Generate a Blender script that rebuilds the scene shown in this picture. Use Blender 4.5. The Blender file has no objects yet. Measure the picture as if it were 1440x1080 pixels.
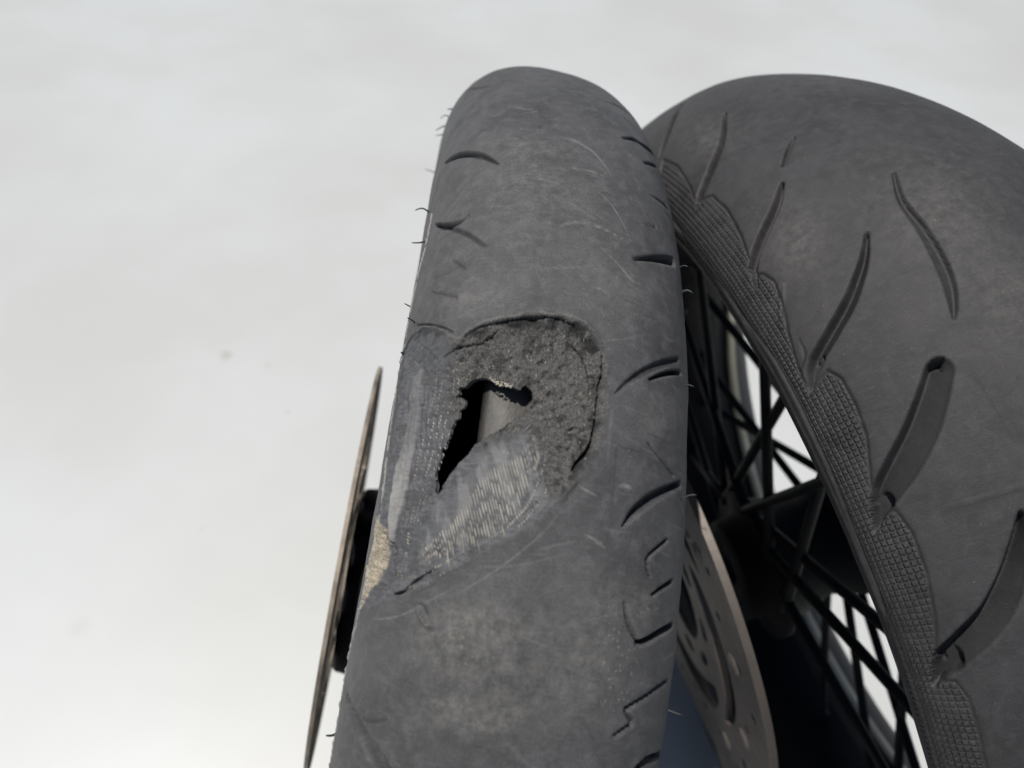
import bpy, math, random
import numpy as np
from mathutils import Matrix, Vector
rnd = random.Random(7)
scene = bpy.context.scene
D2R = math.pi/180

# ------------------------------------------------------------------ frame of the photograph
F_PX, PW, PH = 1090.0, 1440.0, 1080.0        # focal length in photograph pixels
PITCH = math.radians(46)                      # the camera looks down by this much

def unit(v):
    v = np.asarray(v, float); return v/np.linalg.norm(v)

class Wheel:
    """one wheel, described in camera axes (x right, y down, z forward)"""
    def __init__(s, C, n, R, a, b, b2, e, k):
        s.C = np.array(C)*k; s.n = unit(n); s.R = R*k; s.a = a*k; s.b = b*k; s.b2 = b2*k; s.e = e
        ref = np.array([0, 0, -1.]); s.e1 = unit(ref-s.n*(ref@s.n)); s.e2 = np.cross(s.n, s.e1)
        ph = np.linspace(-2.5, 2.5, 4001); sn, c = np.sin(ph), np.cos(ph)
        kk = np.where(c > 0, 2/s.e, 1.0); bb = np.where(c > 0, s.b, s.b2)
        x = s.a*np.sign(sn)*np.abs(sn)**kk; y = bb*np.sign(c)*np.abs(c)**kk
        L = np.concatenate([[0], np.cumsum(np.hypot(np.diff(x), np.diff(y)))]); L -= np.interp(0, ph, L)
        g = np.linspace(L[0], L[-1], 1601); x = np.interp(g, L, x); y = np.interp(g, L, y)
        for _ in range(6):                     # soften the joins of the section
            x[1:-1] = (x[:-2]+2*x[1:-1]+x[2:])/4; y[1:-1] = (y[:-2]+2*y[1:-1]+y[2:])/4
        tx, ty = np.gradient(x), np.gradient(y); l = np.hypot(tx, ty)
        s.pl, s.px, s.py, s.pnx, s.pny = g, x, s.R-s.b+y, -ty/l, tx/l
        s.smax = g[-1]
    def section(s, v):
        f = lambda q: np.interp(v, s.pl, q)
        return f(s.px), f(s.py), f(s.pnx), f(s.pny)
    def cyl(s, x, r, al):                      # wheel cylinder coordinates -> camera axes
        x, r, al = np.broadcast_arrays(x, r, al)
        return s.C + x[..., None]*s.n + r[..., None]*(np.cos(al)[..., None]*s.e1+np.sin(al)[..., None]*s.e2)
    def surf(s, al, v, dist=0.0):              # tyre surface point, dist outward
        x, r, nx, nr = s.section(v)
        return s.cyl(x+nx*dist, r+nr*dist, al)
    def support(s, g):
        al = np.linspace(-math.pi, math.pi, 721)[:, None]; v = np.linspace(-s.smax, s.smax, 121)[None]
        return (s.surf(al, v)@g).max()

K_F, K_R = 0.90, 0.955
WF = Wheel([-0.0529, 0.1462, 0.6443], [1, .1762, .1456], .3859, .066, .0703, .0498, 2.49, K_F)
WR = Wheel([0.243, 0.1316, 0.6326], [1, -.2987, .0456], .3668, .09, .0457, .058, 1.58, K_R)

lo, hi = -.3, .3                               # sideways tilt that puts both tyres on one floor
for _ in range(40):
    gx = (lo+hi)/2; g = unit([gx, math.cos(PITCH), math.sin(PITCH)])
    if WF.support(g) > WR.support(g): lo = gx
    else: hi = gx
DOWN = g
zc = np.array([0, 0, 1.]); UP = -DOWN; FWD = unit(zc-UP*(zc@UP)); RIGHT = np.cross(FWD, UP)
CAM_H = WF.support(DOWN)
M_CW = np.stack([RIGHT, FWD, UP])              # camera axes -> world
def world(p): return np.asarray(p)@M_CW.T + np.array([0, 0, CAM_H])

# ------------------------------------------------------------------ camera, sky, sun, exposure
cam_d = bpy.data.cameras.new("camera"); cam = bpy.data.objects.new("camera", cam_d)
scene.collection.objects.link(cam); scene.camera = cam
ax = M_CW@np.array([1, 0, 0.]); ay = M_CW@np.array([0, -1, 0.]); az = M_CW@np.array([0, 0, -1.])
cam.matrix_world = Matrix(((ax[0], ay[0], az[0], 0), (ax[1], ay[1], az[1], 0), (ax[2], ay[2], az[2], CAM_H), (0, 0, 0, 1)))
cam_d.sensor_width = 36; cam_d.lens = F_PX/PW*36; cam_d.clip_start = .01; cam_d.clip_end = 200
cam_d.dof.use_dof = True; cam_d.dof.focus_distance = .315; cam_d.dof.aperture_fstop = 8.

SUN_CAM = unit([-.21, -.72, -.66])             # direction towards the sun, camera axes
SUN = M_CW@SUN_CAM
sun_el = math.asin(SUN[2]); sun_az = math.atan2(SUN[0], SUN[1])
w = bpy.data.worlds.new("World"); scene.world = w; w.use_nodes = True
nt = w.node_tree; bg = nt.nodes['Background']
sky = nt.nodes.new('ShaderNodeTexSky'); sky.sky_type = 'NISHITA'; sky.sun_disc = False
sky.sun_elevation = sun_el; sky.sun_rotation = sun_az
nt.links.new(sky.outputs[0], bg.inputs[0]); bg.inputs[1].default_value = .055
sd = bpy.data.lights.new("sun", 'SUN'); sd.energy = 4.2; sd.angle = math.radians(.5); sd.color = (1, .96, .9)
so = bpy.data.objects.new("sun", sd); scene.collection.objects.link(so)
so.rotation_euler = Vector(SUN).to_track_quat('Z', 'Y').to_euler(); so.location = (-1, -1, 3)
scene.view_settings.view_transform = 'Standard'; scene.view_settings.look = 'None'
scene.view_settings.exposure = -.12; scene.view_settings.gamma = 1

# ------------------------------------------------------------------ numpy noise
_rs = np.random.RandomState(5); _LAT = _rs.rand(8, 256, 256)
def vnoise(x, y, k=0):
    xi, yi = np.floor(x).astype(int), np.floor(y).astype(int); fx, fy = x-xi, y-yi
    fx, fy = fx*fx*(3-2*fx), fy*fy*(3-2*fy); T = _LAT[k % 8]
    x0, x1, y0, y1 = xi & 255, (xi+1) & 255, yi & 255, (yi+1) & 255
    return (T[x0, y0]*(1-fx)+T[x1, y0]*fx)*(1-fy)+(T[x0, y1]*(1-fx)+T[x1, y1]*fx)*fy
def fbm(x, y, k=0, o=4):
    r = 0; a = .5
    for i in range(o):
        r = r+a*vnoise(x+17*i, y+31*i, k+i); x, y, a = x*2.03, y*2.03, a*.5
    return r/(1-.5**o)
def sstep(a, b, x):
    t = np.clip((x-a)/(b-a), 0, 1); return t*t*(3-2*t)

# ------------------------------------------------------------------ from a spot seen in the photograph to tyre coordinates (metres along, metres across)
class Locator:
    def __init__(s, W):
        s.W = W; s.al = np.linspace(-1.6, 1.6, 900); s.v = np.linspace(-W.smax*.95, W.smax*.95, 400)
        A, V = np.meshgrid(s.al, s.v, indexing='ij'); P = W.surf(A, V)
        N = W.surf(A, V, .001)-P; front = (P*N).sum(-1) < 0
        q = s.pix(P); q[~front] = 1e6; s.q = q.reshape(-1, 2); s.A = A.ravel(); s.V = V.ravel()
    def pix(s, P): return np.stack([PW/2+F_PX*P[..., 0]/P[..., 2], PH/2+F_PX*P[..., 1]/P[..., 2]], -1)
    def __call__(s, pts, dist=0.):
        out = []
        for p in pts:
            p = np.array(p[:2], float); i = ((s.q-p)**2).sum(1).argmin(); a, v = s.A[i], s.V[i]
            for _ in range(3):
                e = 2e-4; q0 = s.pix(s.W.surf(np.array(a), np.array(v), dist))
                J = np.stack([(s.pix(s.W.surf(np.array(a+e), np.array(v), dist))-q0)/e, (s.pix(s.W.surf(np.array(a), np.array(v+e), dist))-q0)/e], 1)
                try: d = np.linalg.solve(J, p-q0)
                except np.linalg.LinAlgError: break
                if abs(d[0]) > .01 or abs(d[1]) > .004: break
                a, v = a+d[0], v+d[1]
            out.append((a*s.W.R, v))
        return np.array(out)

def smooth_line(P, n=8):
    """Catmull-Rom through the rows of P (coordinates and widths alike)"""
    P = np.asarray(P, float)
    if len(P) < 3: return P
    Q = np.vstack([2*P[0]-P[1], P, 2*P[-1]-P[-2]]); out = []
    for i in range(len(P)-1):
        p0, p1, p2, p3 = Q[i:i+4]
        for t in np.linspace(0, 1, n, endpoint=False):
            out.append(.5*((2*p1)+(-p0+p2)*t+(2*p0-5*p1+4*p2-p3)*t*t+(-p0+3*p1-3*p2+p3)*t**3))
    out.append(P[-1]); return np.array(out)

def line_field(U, V, L, pad):
    """signed distance to polyline L[:, :2], its interpolated half-width L[:, 2] and run length; only near it"""
    x0, x1 = L[:, 0].min()-pad, L[:, 0].max()+pad; y0, y1 = L[:, 1].min()-pad, L[:, 1].max()+pad
    idx = np.nonzero((U > x0) & (U < x1) & (V > y0) & (V < y1))
    u, v = U[idx], V[idx]; best = np.full(u.shape, 1e9); sg = np.zeros_like(best); hw = np.zeros_like(best); run = np.zeros_like(best)
    acc = 0
    for a, b in zip(L[:-1], L[1:]):
        d = b[:2]-a[:2]; l2 = (d@d)+1e-14; l = math.sqrt(l2)
        t = np.clip(((u-a[0])*d[0]+(v-a[1])*d[1])/l2, 0, 1)
        dx, dy = u-a[0]-t*d[0], v-a[1]-t*d[1]; q = np.hypot(dx, dy); m = q < best
        best[m] = q[m]; sg[m] = np.sign(d[0]*dy-d[1]*dx)[m]; hw[m] = (a[2]+(b[2]-a[2])*t)[m]; run[m] = (acc+l*t)[m]; acc += l
    return idx, best, sg, hw, run

def poly_sdf(U, V, P):
    """signed distance (inside positive) to a closed polygon"""
    d = np.full(U.shape, 1e9); ins = np.zeros(U.shape, bool)
    for a, b in zip(P, np.roll(P, -1, 0)):
        e = b-a; t = np.clip(((U-a[0])*e[0]+(V-a[1])*e[1])/((e@e)+1e-16), 0, 1)
        d = np.minimum(d, np.hypot(U-a[0]-t*e[0], V-a[1]-t*e[1]))
        c = ((a[1] > V) != (b[1] > V)) & (U < (b[0]-a[0])*(V-a[1])/((b[1]-a[1])+1e-16)+a[0]); ins ^= c
    return np.where(ins, d, -d)

def spaced(edges, steps):
    """a rising list of samples: edges[i]..edges[i+1] at about steps[i]"""
    out = [edges[0]]
    for a, b, s in zip(edges[:-1], edges[1:], steps):
        n = max(1, int(math.ceil((b-a)/s))); out += list(a+(b-a)*np.arange(1, n+1)/n)
    return np.array(out)

# ------------------------------------------------------------------ object helpers
def link(o): scene.collection.objects.link(o); return o
class Rig:
    """the Empty of a wheel and its frame: local Y = axle, local Z = up in the wheel's plane"""
    def __init__(s, W, name, label, cat, group):
        s.W = W; up = unit(UP-W.n*(UP@W.n))
        base = world(W.C-up*W.R); Y = M_CW@W.n; Z = M_CW@up; X = np.cross(Y, Z)
        s.R3 = np.stack([X, Y, Z], 1); s.base = base
        o = bpy.data.objects.new(name, None); link(o); o.empty_display_size = .05
        o.matrix_world = Matrix([list(s.R3[i])+[base[i]] for i in range(3)]+[[0, 0, 0, 1]])
        o['label'] = label; o['category'] = cat; o['group'] = group; s.o = o
    def local(s, p): return (world(p)-s.base)@s.R3

import copy
def sunk(W, d):
    W2 = copy.copy(W); up = unit(UP-W.n*(UP@W.n)); W2.C = W.C-up*d; return W2


def mesh_obj(name, verts, faces, mat, parent=None, attrs=None, smooth=True, loops=None):
    me = bpy.data.meshes.new(name)
    verts = np.asarray(verts, np.float32)
    if isinstance(faces, np.ndarray):
        nf, k = faces.shape
        me.vertices.add(len(verts)); me.vertices.foreach_set('co', verts.ravel())
        me.loops.add(nf*k); me.loops.foreach_set('vertex_index', faces.astype(np.int32).ravel())
        me.polygons.add(nf); me.polygons.foreach_set('loop_start', np.arange(0, nf*k, k, dtype=np.int32))
        me.update(calc_edges=True); me.validate()
    else:
        me.from_pydata(verts.tolist(), [], faces)
    if smooth: me.polygons.foreach_set('use_smooth', np.ones(len(me.polygons), bool))
    for nm, (tp, arr) in (attrs or {}).items():
        at = me.attributes.new(nm, tp, 'POINT'); at.data.foreach_set('vector' if tp == 'FLOAT_VECTOR' else 'value', np.asarray(arr, np.float32).ravel())
    me.materials.append(mat); me.update()
    o = bpy.data.objects.new(name, me); link(o)
    if parent is not None: o.parent = parent
    return o

def grid_faces(n, m, keep=None, wrap=False, flip=False):
    i = np.arange(n if wrap else n-1)[:, None]; j = np.arange(m-1)[None]; i2 = (i+1) % n
    f = np.stack([i*m+j, i2*m+j, i2*m+j+1, i*m+j+1], -1)
    if flip: f = f[..., ::-1]
    return f[keep] if keep is not None else f.reshape(-1, 4)

def lathe(rig, name, prof, mat, seg=128, parent=None, closed=True, smooth=True, drop=0.):
    """prof: (offset along axle, radius) pairs swept round the axle"""
    W = sunk(rig.W, drop); prof = list(prof)+([prof[0]] if closed else []); pr = np.array(prof)
    al = np.linspace(0, 2*math.pi, seg, endpoint=False)
    P = W.cyl(pr[None, :, 0], pr[None, :, 1], al[:, None])
    o = mesh_obj(name, rig.local(P.reshape(-1, 3)), grid_faces(seg, len(prof), wrap=True), mat, parent or rig.o, smooth=smooth)
    m = o.modifiers.new('weld', 'WELD'); m.merge_threshold = 1e-6
    return o

def tube_mesh(pts, rad, seg=8, cap=True):
    pts = np.asarray(pts, float); n = len(pts); rad = np.broadcast_to(rad, (n,))
    T = np.gradient(pts, axis=0); T /= np.linalg.norm(T, axis=1)[:, None]
    up = np.array([0, 0, 1.]) if abs(T[0][2]) < .9 else np.array([1., 0, 0]); V = []
    for i in range(n):
        a = unit(np.cross(T[i], up)); b = np.cross(T[i], a); up = np.cross(a, T[i]) if False else up
        for k in range(seg):
            t = 2*math.pi*k/seg; V.append(pts[i]+rad[i]*(math.cos(t)*a+math.sin(t)*b))
    Fc = [(i*seg+k, i*seg+(k+1) % seg, (i+1)*seg+(k+1) % seg, (i+1)*seg+k) for i in range(n-1) for k in range(seg)]
    if cap: Fc += [tuple(range(seg-1, -1, -1)), tuple((n-1)*seg+k for k in range(seg))]
    return V, Fc

# ------------------------------------------------------------------ materials
class NT:
    def __init__(s, name):
        s.m = bpy.data.materials.new(name); s.m.use_nodes = True; s.t = s.m.node_tree; s.n = s.t.nodes
        s.b = s.n['Principled BSDF']
    def new(s, tp, **kw):
        x = s.n.new(tp)
        for k, v in kw.items():
            if k.startswith('in_'):
                x.inputs[k[3:].replace('_', ' ')].default_value = v
            else: setattr(x, k, v)
        return x
    def link(s, a, b): s.t.links.new(a, b)
    def val(s, v, sock):
        if isinstance(v, (int, float)): sock.default_value = v
        else: s.link(v, sock)
    def math(s, op, a, b=None, c=None, clamp=False):
        x = s.n.new('ShaderNodeMath'); x.operation = op; x.use_clamp = clamp
        for i, v in enumerate((a, b, c)):
            if v is not None: s.val(v, x.inputs[i])
        return x.outputs[0]
    def noise(s, vec, scale, detail=4, rough=.55, dist=0.):
        x = s.new('ShaderNodeTexNoise'); s.link(vec, x.inputs['Vector'])
        x.inputs['Scale'].default_value = scale; x.inputs['Detail'].default_value = detail
        x.inputs['Roughness'].default_value = rough; x.inputs['Distortion'].default_value = dist
        return x.outputs[0]
    def ramp(s, v, a, b, lo=0., hi=1.):
        x = s.n.new('ShaderNodeMapRange'); x.interpolation_type = 'SMOOTHSTEP'; s.val(v, x.inputs[0])
        x.inputs[1].default_value = a; x.inputs[2].default_value = b; x.inputs[3].default_value = lo; x.inputs[4].default_value = hi
        return x.outputs[0]
    def mix(s, f, a, b):
        x = s.n.new('ShaderNodeMix'); x.data_type = 'RGBA'; s.val(f, x.inputs[0])
        for v, k in ((a, 6), (b, 7)):
            if isinstance(v, tuple): x.inputs[k].default_value = v+(1,)
            else: s.link(v, x.inputs[k])
        return x.outputs[2]
    def attr(s, n, vec=False):
        x = s.n.new('ShaderNodeAttribute'); x.attribute_name = n; return x.outputs['Vector' if vec else 'Fac']
    def mapping(s, vec, scale, rot=(0, 0, 0)):
        x = s.n.new('ShaderNodeMapping'); s.link(vec, x.inputs[0]); x.inputs['Scale'].default_value = scale; x.inputs['Rotation'].default_value = rot
        return x.outputs[0]
    def bump(s, h, dist, strength=1., nrm=None):
        x = s.n.new('ShaderNodeBump'); s.link(h, x.inputs['Height']); x.inputs['Distance'].default_value = dist; x.inputs['Strength'].default_value = strength
        if nrm is not None: s.link(nrm, x.inputs['Normal'])
        return x.outputs[0]

def rubber(name, base=(.064, .0635, .066), front=True):
    """worn tyre rubber; coordinate attribute tc = (centimetres along, centimetres across, 0)"""
    t = NT(name); tc = t.attr('tc', True)
    big = t.noise(tc, .32, 4, .6, .6); mid = t.noise(tc, 1.7, 5, .62, .3); fine = t.noise(tc, 14, 4, .7); grain = t.noise(tc, 55, 3, .7)
    streak = t.noise(t.mapping(tc, (3.2, .55, 1), (0, 0, .35)), 2.6, 5, .68, .25)
    scr = t.noise(t.mapping(tc, (26, 1.6, 1), (0, 0, .5)), 1.0, 4, .75, .4)
    scr2 = t.noise(t.mapping(tc, (2.0, 30, 1), (0, 0, -.25)), 1.0, 3, .7, .2)
    c = t.mix(t.ramp(big, .35, .68), base, tuple(x*1.45+.004 for x in base))
    c = t.mix(t.ramp(mid, .45, .68, 0, .7), c, tuple(x*2.1 for x in base))
    c = t.mix(t.ramp(t.noise(tc, .8, 6, .7, 1.2), .50, .66, 0, .45), c, tuple(x*.62 for x in base))
    c = t.mix(t.ramp(streak, .5, .74, 0, .55), c, tuple(x*2.3 for x in base))
    c = t.mix(t.ramp(scr, .58, .78, 0, .45), c, (.13, .127, .122))
    c = t.mix(t.ramp(scr2, .64, .8, 0, .22), c, (.12, .118, .115))
    c = t.mix(t.ramp(fine, .40, .66, 0, .55), c, (.026, .026, .028))
    sc3 = t.noise(t.mapping(tc, (11, 55, 1), (0, 0, 1.1)), 1., 4, .8, .5); c = t.mix(t.ramp(sc3, .57, .72, 0, .5), c, (.15, .147, .142))
    c = t.mix(t.ramp(grain, .58, .74, 0, .45), c, (.17, .165, .155))
    dust = t.attr('dust'); dn = t.math('MULTIPLY', t.ramp(t.noise(tc, 2.2, 9, .78, .1), .36, .70), t.ramp(t.noise(t.mapping(tc, (9, 30, 1), (0, 0, .4)), 1., 5, .8), .3, .75, .35, 1.15))
    c = t.mix(t.math('MULTIPLY', dust, t.math('MULTIPLY_ADD', dn, 1., .05, True)), c, t.mix(t.ramp(grain, .42, .62), (.15, .142, .128), (.36, .345, .31)))
    # pale mineral specks caught in the rubber
    vo = t.new('ShaderNodeTexVoronoi'); t.link(tc, vo.inputs['Vector']); vo.inputs['Scale'].default_value = 7.5
    sp = t.math('LESS_THAN', vo.outputs['Distance'], t.math('MULTIPLY', t.ramp(t.noise(tc, 1.1, 3, .6), .48, .8), .17))
    sp = t.math('MAXIMUM', t.math('MULTIPLY', sp, .6), t.math('MULTIPLY', t.attr('speck'), t.math('LESS_THAN', vo.outputs['Distance'], .17)))
    c = t.mix(sp, c, (.42, .37, .27))
    grit = t.attr('grit'); gn = t.noise(tc, 22, 5, .75, .8); gn2 = t.noise(tc, 9, 4, .8, 1.)
    c = t.mix(grit, c, t.mix(t.ramp(gn, .36, .62), (.030, .030, .031), (.27, .262, .245)))
    c = t.mix(t.math('MULTIPLY', grit, t.ramp(gn2, .55, .8, 0, .8)), c, (.36, .345, .31))
    gr = t.attr('ground')
    c = t.mix(t.math('MULTIPLY', gr, .75), c, t.mix(t.ramp(streak, .35, .75), (.075, .078, .086), (.150, .153, .160)))
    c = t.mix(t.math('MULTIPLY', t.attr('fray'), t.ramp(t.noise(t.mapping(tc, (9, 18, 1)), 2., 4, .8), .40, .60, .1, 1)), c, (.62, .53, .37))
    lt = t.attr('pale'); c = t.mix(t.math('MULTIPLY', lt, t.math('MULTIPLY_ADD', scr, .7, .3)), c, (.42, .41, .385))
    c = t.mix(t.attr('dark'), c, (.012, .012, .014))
    t.link(c, t.b.inputs['Base Color'])
    rg = t.math('SUBTRACT', t.math('MULTIPLY_ADD', mid, .22, .47), t.math('MULTIPLY', gr, .1)); rg = t.math('MULTIPLY_ADD', grit, .35, rg, True)
    t.link(rg, t.b.inputs['Roughness']); t.b.inputs['Specular IOR Level'].default_value = .5
    h = t.math('ADD', t.math('MULTIPLY', fine, .35), t.math('MULTIPLY', grain, .25)); h = t.math('MULTIPLY_ADD', scr, .5, h)
    n = t.bump(t.math('MULTIPLY_ADD', sc3, .5, h), .00034, .85); n = t.bump(t.math('MULTIPLY', gn, grit), .0012, .9, n)
    if not front:                               # moulded crosshatch in the shoulder fields
        kn = t.attr('knurl'); tx = t.new('ShaderNodeVectorMath', operation='ADD'); t.link(t.attr('kc', True), tx.inputs[0]); wn = t.new('ShaderNodeTexNoise'); t.link(tc, wn.inputs['Vector']); wn.inputs['Scale'].default_value = 3.; wv = t.new('ShaderNodeVectorMath', operation='SCALE'); t.link(wn.outputs['Color'], wv.inputs[0]); wv.inputs['Scale'].default_value = .09; t.link(wv.outputs[0], tx.inputs[1]); tx = tx.outputs[0]; sx = t.new('ShaderNodeSeparateXYZ'); t.link(tx, sx.inputs[0])
        f1 = t.math('ABSOLUTE', t.math('SINE', t.math('MULTIPLY', sx.outputs[0], math.pi/.26)))
        f2 = t.math('ABSOLUTE', t.math('SINE', t.math('MULTIPLY', sx.outputs[1], math.pi/.26)))
        kh = t.math('MULTIPLY', t.ramp(f1, .1, .75), t.ramp(f2, .1, .75)); kh = t.math('MULTIPLY', kh, kn)
        n = t.bump(kh, .0011, 1., n)
    t.link(n, t.b.inputs['Normal']); return t.m

def simple(name, col, rough, metal=0., bump=0., bscale=40, var=.25, spec=.5):
    t = NT(name); co = t.new('ShaderNodeTexCoord').outputs['Object']
    n = t.noise(co, bscale, 5, .65); n2 = t.noise(co, bscale*.12, 4, .6)
    dk = tuple(x*(1-var) for x in col); lt = tuple(min(1, x*(1+var)) for x in col)
    t.link(t.mix(t.ramp(n2, .3, .7), dk, lt), t.b.inputs['Base Color'])
    t.link(t.math('MULTIPLY_ADD', n, .3, rough-.15), t.b.inputs['Roughness']); t.b.inputs['Metallic'].default_value = metal
    t.b.inputs['Specular IOR Level'].default_value = spec
    if bump: t.link(t.bump(n, bump), t.b.inputs['Normal'])
    return t.m

M_RUB = rubber('worn_rubber'); M_RUB2 = rubber('rear_rubber', (.031, .0295, .031), False)
M_IN = simple('inner_liner', (.075, .072, .068), .6, 0, .0004, 120)
M_BLK = simple('black_coat', (.006, .006, .008), .65, 0, .0001, 200, .25, .15)
M_SPK = simple('spoke_black', (.005, .006, .008), .55, 0, 0, 200, .25, .2)
M_DISC = simple('brake_steel', (.14, .122, .110), .5, .4, .0001, 90)  # steel colour darkened to stand in for the shade on the rear disc
M_LIP = simple('rim_lip_metal', (.55, .50, .38), .4, .3, .0001, 90)
M_EDGE = simple('rusty_edge', (.34, .29, .235), .55, .4, .0002, 300, .45)
M_RIMM = simple('rim_metal', (.16, .15, .14), .45, .5, .0001, 80)
M_TAPE = simple('tube_rubber', (.085, .080, .073), .55, 0, .0008, 110, .6)
M_CORD = simple('cord_fibre', (.42, .39, .33), .5, 0, .0001, 400, .6)
M_WHISK = simple('whisker_rubber', (.03, .035, .035), .5)
M_TIE = simple('valve_brass', (.35, .3, .2), .4, .8)

# floor: pale painted surface, faint stains
t = NT('white_floor'); co = t.new('ShaderNodeTexCoord').outputs['Object']
c = t.mix(t.ramp(t.noise(co, 1.6, 4, .55), .3, .7), (.525, .532, .518), (.585, .604, .602))
c = t.mix(t.ramp(t.noise(co, 9, 5, .6), .55, .85, 0, .12), c, (.55, .53, .48))
vo = t.new('ShaderNodeTexVoronoi'); t.link(co, vo.inputs['Vector']); vo.inputs['Scale'].default_value = 9
c = t.mix(t.math('MULTIPLY', t.ramp(vo.outputs['Distance'], .03, .09, 1, 0), t.ramp(t.noise(co, 3, 2, .5), .5, .65, 0, .35)), c, (.45, .43, .36))
def floor_at(px, py):
    d = np.array([(px-PW/2)/F_PX, (py-PH/2)/F_PX, 1.]); return world(d*CAM_H/(d@DOWN))
for (px, py, rr, am) in ((317, 497, .011, .45), (404, 577, .006, .25), (283, 742, .005, .2), (112, 880, .012, .12)):     # small stains
    dv = t.new('ShaderNodeVectorMath', operation='DISTANCE'); t.link(co, dv.inputs[0]); dv.inputs[1].default_value = tuple(floor_at(px, py)-np.array([0, .5, 0]) if False else floor_at(px, py))
    wob_ = t.math('MULTIPLY_ADD', t.noise(co, 60, 3, .6), rr*1.2, dv.outputs['Value'])
    c = t.mix(t.ramp(wob_, rr*.8, rr*2.0, am, 0), c, (.30, .29, .25))
t.link(c, t.b.inputs['Base Color']); t.b.inputs['Roughness'].default_value = .42
t.link(t.bump(t.noise(co, 3, 3, .5), .01, .3), t.b.inputs['Normal']); M_FLOOR = t.m

# ------------------------------------------------------------------ floor
nx = 81; xs = np.sinh(np.linspace(-3.5, 3.5, nx)); xs = xs/xs[-1]*60; X, Y = np.meshgrid(xs, xs, indexing='ij')
Z = .004*(fbm(X*1.3+50, Y*1.3+50, 2, 3)-1.0)
fl = mesh_obj('floor', np.stack([X, Y+.5, Z], -1).reshape(-1, 3), grid_faces(nx, nx), M_FLOOR); fl['kind'] = 'structure'

#==TYRES==
# ------------------------------------------------------------------ front tyre, with the burst
RF = Rig(WF, 'front_wheel', 'narrower motorcycle wheel whose worn tyre has a ragged hole through its tread', 'motorcycle wheel', 'spoked motorcycle wheels leaning together on the white floor')
RR = Rig(WR, 'rear_wheel', 'wide motorcycle wheel with slanting curved grooves and crosshatched shoulder, tyre unbroken, behind the holed one', 'motorcycle wheel', 'spoked motorcycle wheels leaning together on the white floor')

LF = Locator(WF)
crater_px = [(567, 500), (578, 476), (597, 462), (622, 468), (640, 476), (652, 474), (672, 460), (700, 449), (730, 444), (765, 441), (795, 446), (822, 456), (838, 474), (846, 498), (852, 520), (853, 545), (848, 580), (843, 612), (833, 640), (818, 658), (805, 672), (790, 696), (762, 728), (722, 756), (680, 778), (640, 800), (606, 822), (575, 838), (548, 846), (524, 855), (508, 850), (520, 790), (534, 720), (548, 640), (560, 560)]
hole1 = [(682, 530), (670, 531), (662, 537), (656, 543), (650, 543), (644, 545), (645, 551), (640, 558), (647, 557), (652, 561), (650, 570), (644, 575), (643, 585), (636, 592), (631, 604), (626, 616), (622, 628), (616, 632), (618, 640), (612, 654), (608, 668), (610, 684), (609, 697), (614, 692), (619, 684), (628, 668), (640, 655), (652, 640), (662, 628), (675, 615), (690, 607), (703, 600), (716, 592), (730, 585), (738, 583), (741, 573), (748, 560), (749, 548), (744, 541), (738, 540), (733, 545), (726, 546), (718, 543), (708, 537), (700, 532), (692, 530)]
leaf_px = [(609, 700), (640, 658), (665, 630), (700, 605), (745, 588), (757, 600), (770, 640), (775, 668), (768, 700), (745, 728), (700, 752), (650, 775), (610, 792), (585, 795), (575, 770), (590, 730)]
CR = LF(crater_px); HO = LF(hole1, -.004); LE = LF(leaf_px, -.003)
cu0, cu1, cv0, cv1 = CR[:, 0].min()-.006, CR[:, 0].max()+.006, CR[:, 1].min()-.003, CR[:, 1].max()+.006
vis = LF([(747, 97), (620, 200), (480, 1070), (930, 1070), (955, 500)])
circ = 2*math.pi*WF.R; u_lo = min(-.30, cu0-.2); u_hi = .30
print('crater extent', CR.min(0), CR.max(0), 'vis', vis.round(3).tolist(), 'R', WF.R, WR.R, WR.a, 'CAMH', CAM_H, 'gx', DOWN, 'z', WF.surf(CR[:, 0]/WF.R, CR[:, 1])[:, 2].mean())

def shift_u(us, W):  return us
UG = spaced([-math.pi*WF.R, -.42, -.36, cu0, cu1, .36, .42, math.pi*WF.R], [.012, .003, .00085, .0004, .00085, .003, .012])[:-1]
VG = spaced([-WF.smax, -.112, max(cv0, -.105), cv1, .078, .095, WF.smax], [.004, .0008, .0004, .00075, .0015, .004])
U, V = np.meshgrid(UG, VG, indexing='ij')
disp = np.zeros_like(U); A = {k: np.zeros_like(U) for k in ('dust', 'speck', 'grit', 'ground', 'fray', 'pale', 'dark')}

def groove(Loc, W, U, V, disp, A, pts, depth, asym=0, edge=.0006, dark=0., lip=0.):
    """pts: photograph x, y, half-width in photograph pixels"""
    q = Loc(pts); a = q[:, 0]/W.R; z = W.surf(a, q[:, 1])[:, 2]
    hw = np.array([p[2] for p in pts])*z/F_PX*(1.12 if W is WF else 1.22)
    L = smooth_line(np.column_stack([q, hw]), 7); L[:, 2] = np.maximum(L[:, 2], .0001)
    idx, d, sg, h, run = line_field(U, V, L, hw.max()+.003)
    if idx[0].size == 0: return
    m = 1-sstep(h-edge, h+edge*.6, d)
    if asym:
        tt = np.clip(.5+.5*asym*sg*d/np.maximum(h, 1e-5), 0, 1); prof = (.25 if W is WF else .06)+(.75 if W is WF else .94)*tt
    else: prof = 1.
    rag = .85+.3*vnoise(U[idx]*1500, V[idx]*1500, 3)
    disp[idx] = np.minimum(disp[idx], -depth*m*prof*(rag if W is WF else 1.))
    if lip: disp[idx] += lip*np.exp(-((d-h-edge*1.5)/.0008)**2)
    if dark: A['dark'][idx] = np.maximum(A['dark'][idx], dark*m)

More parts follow.
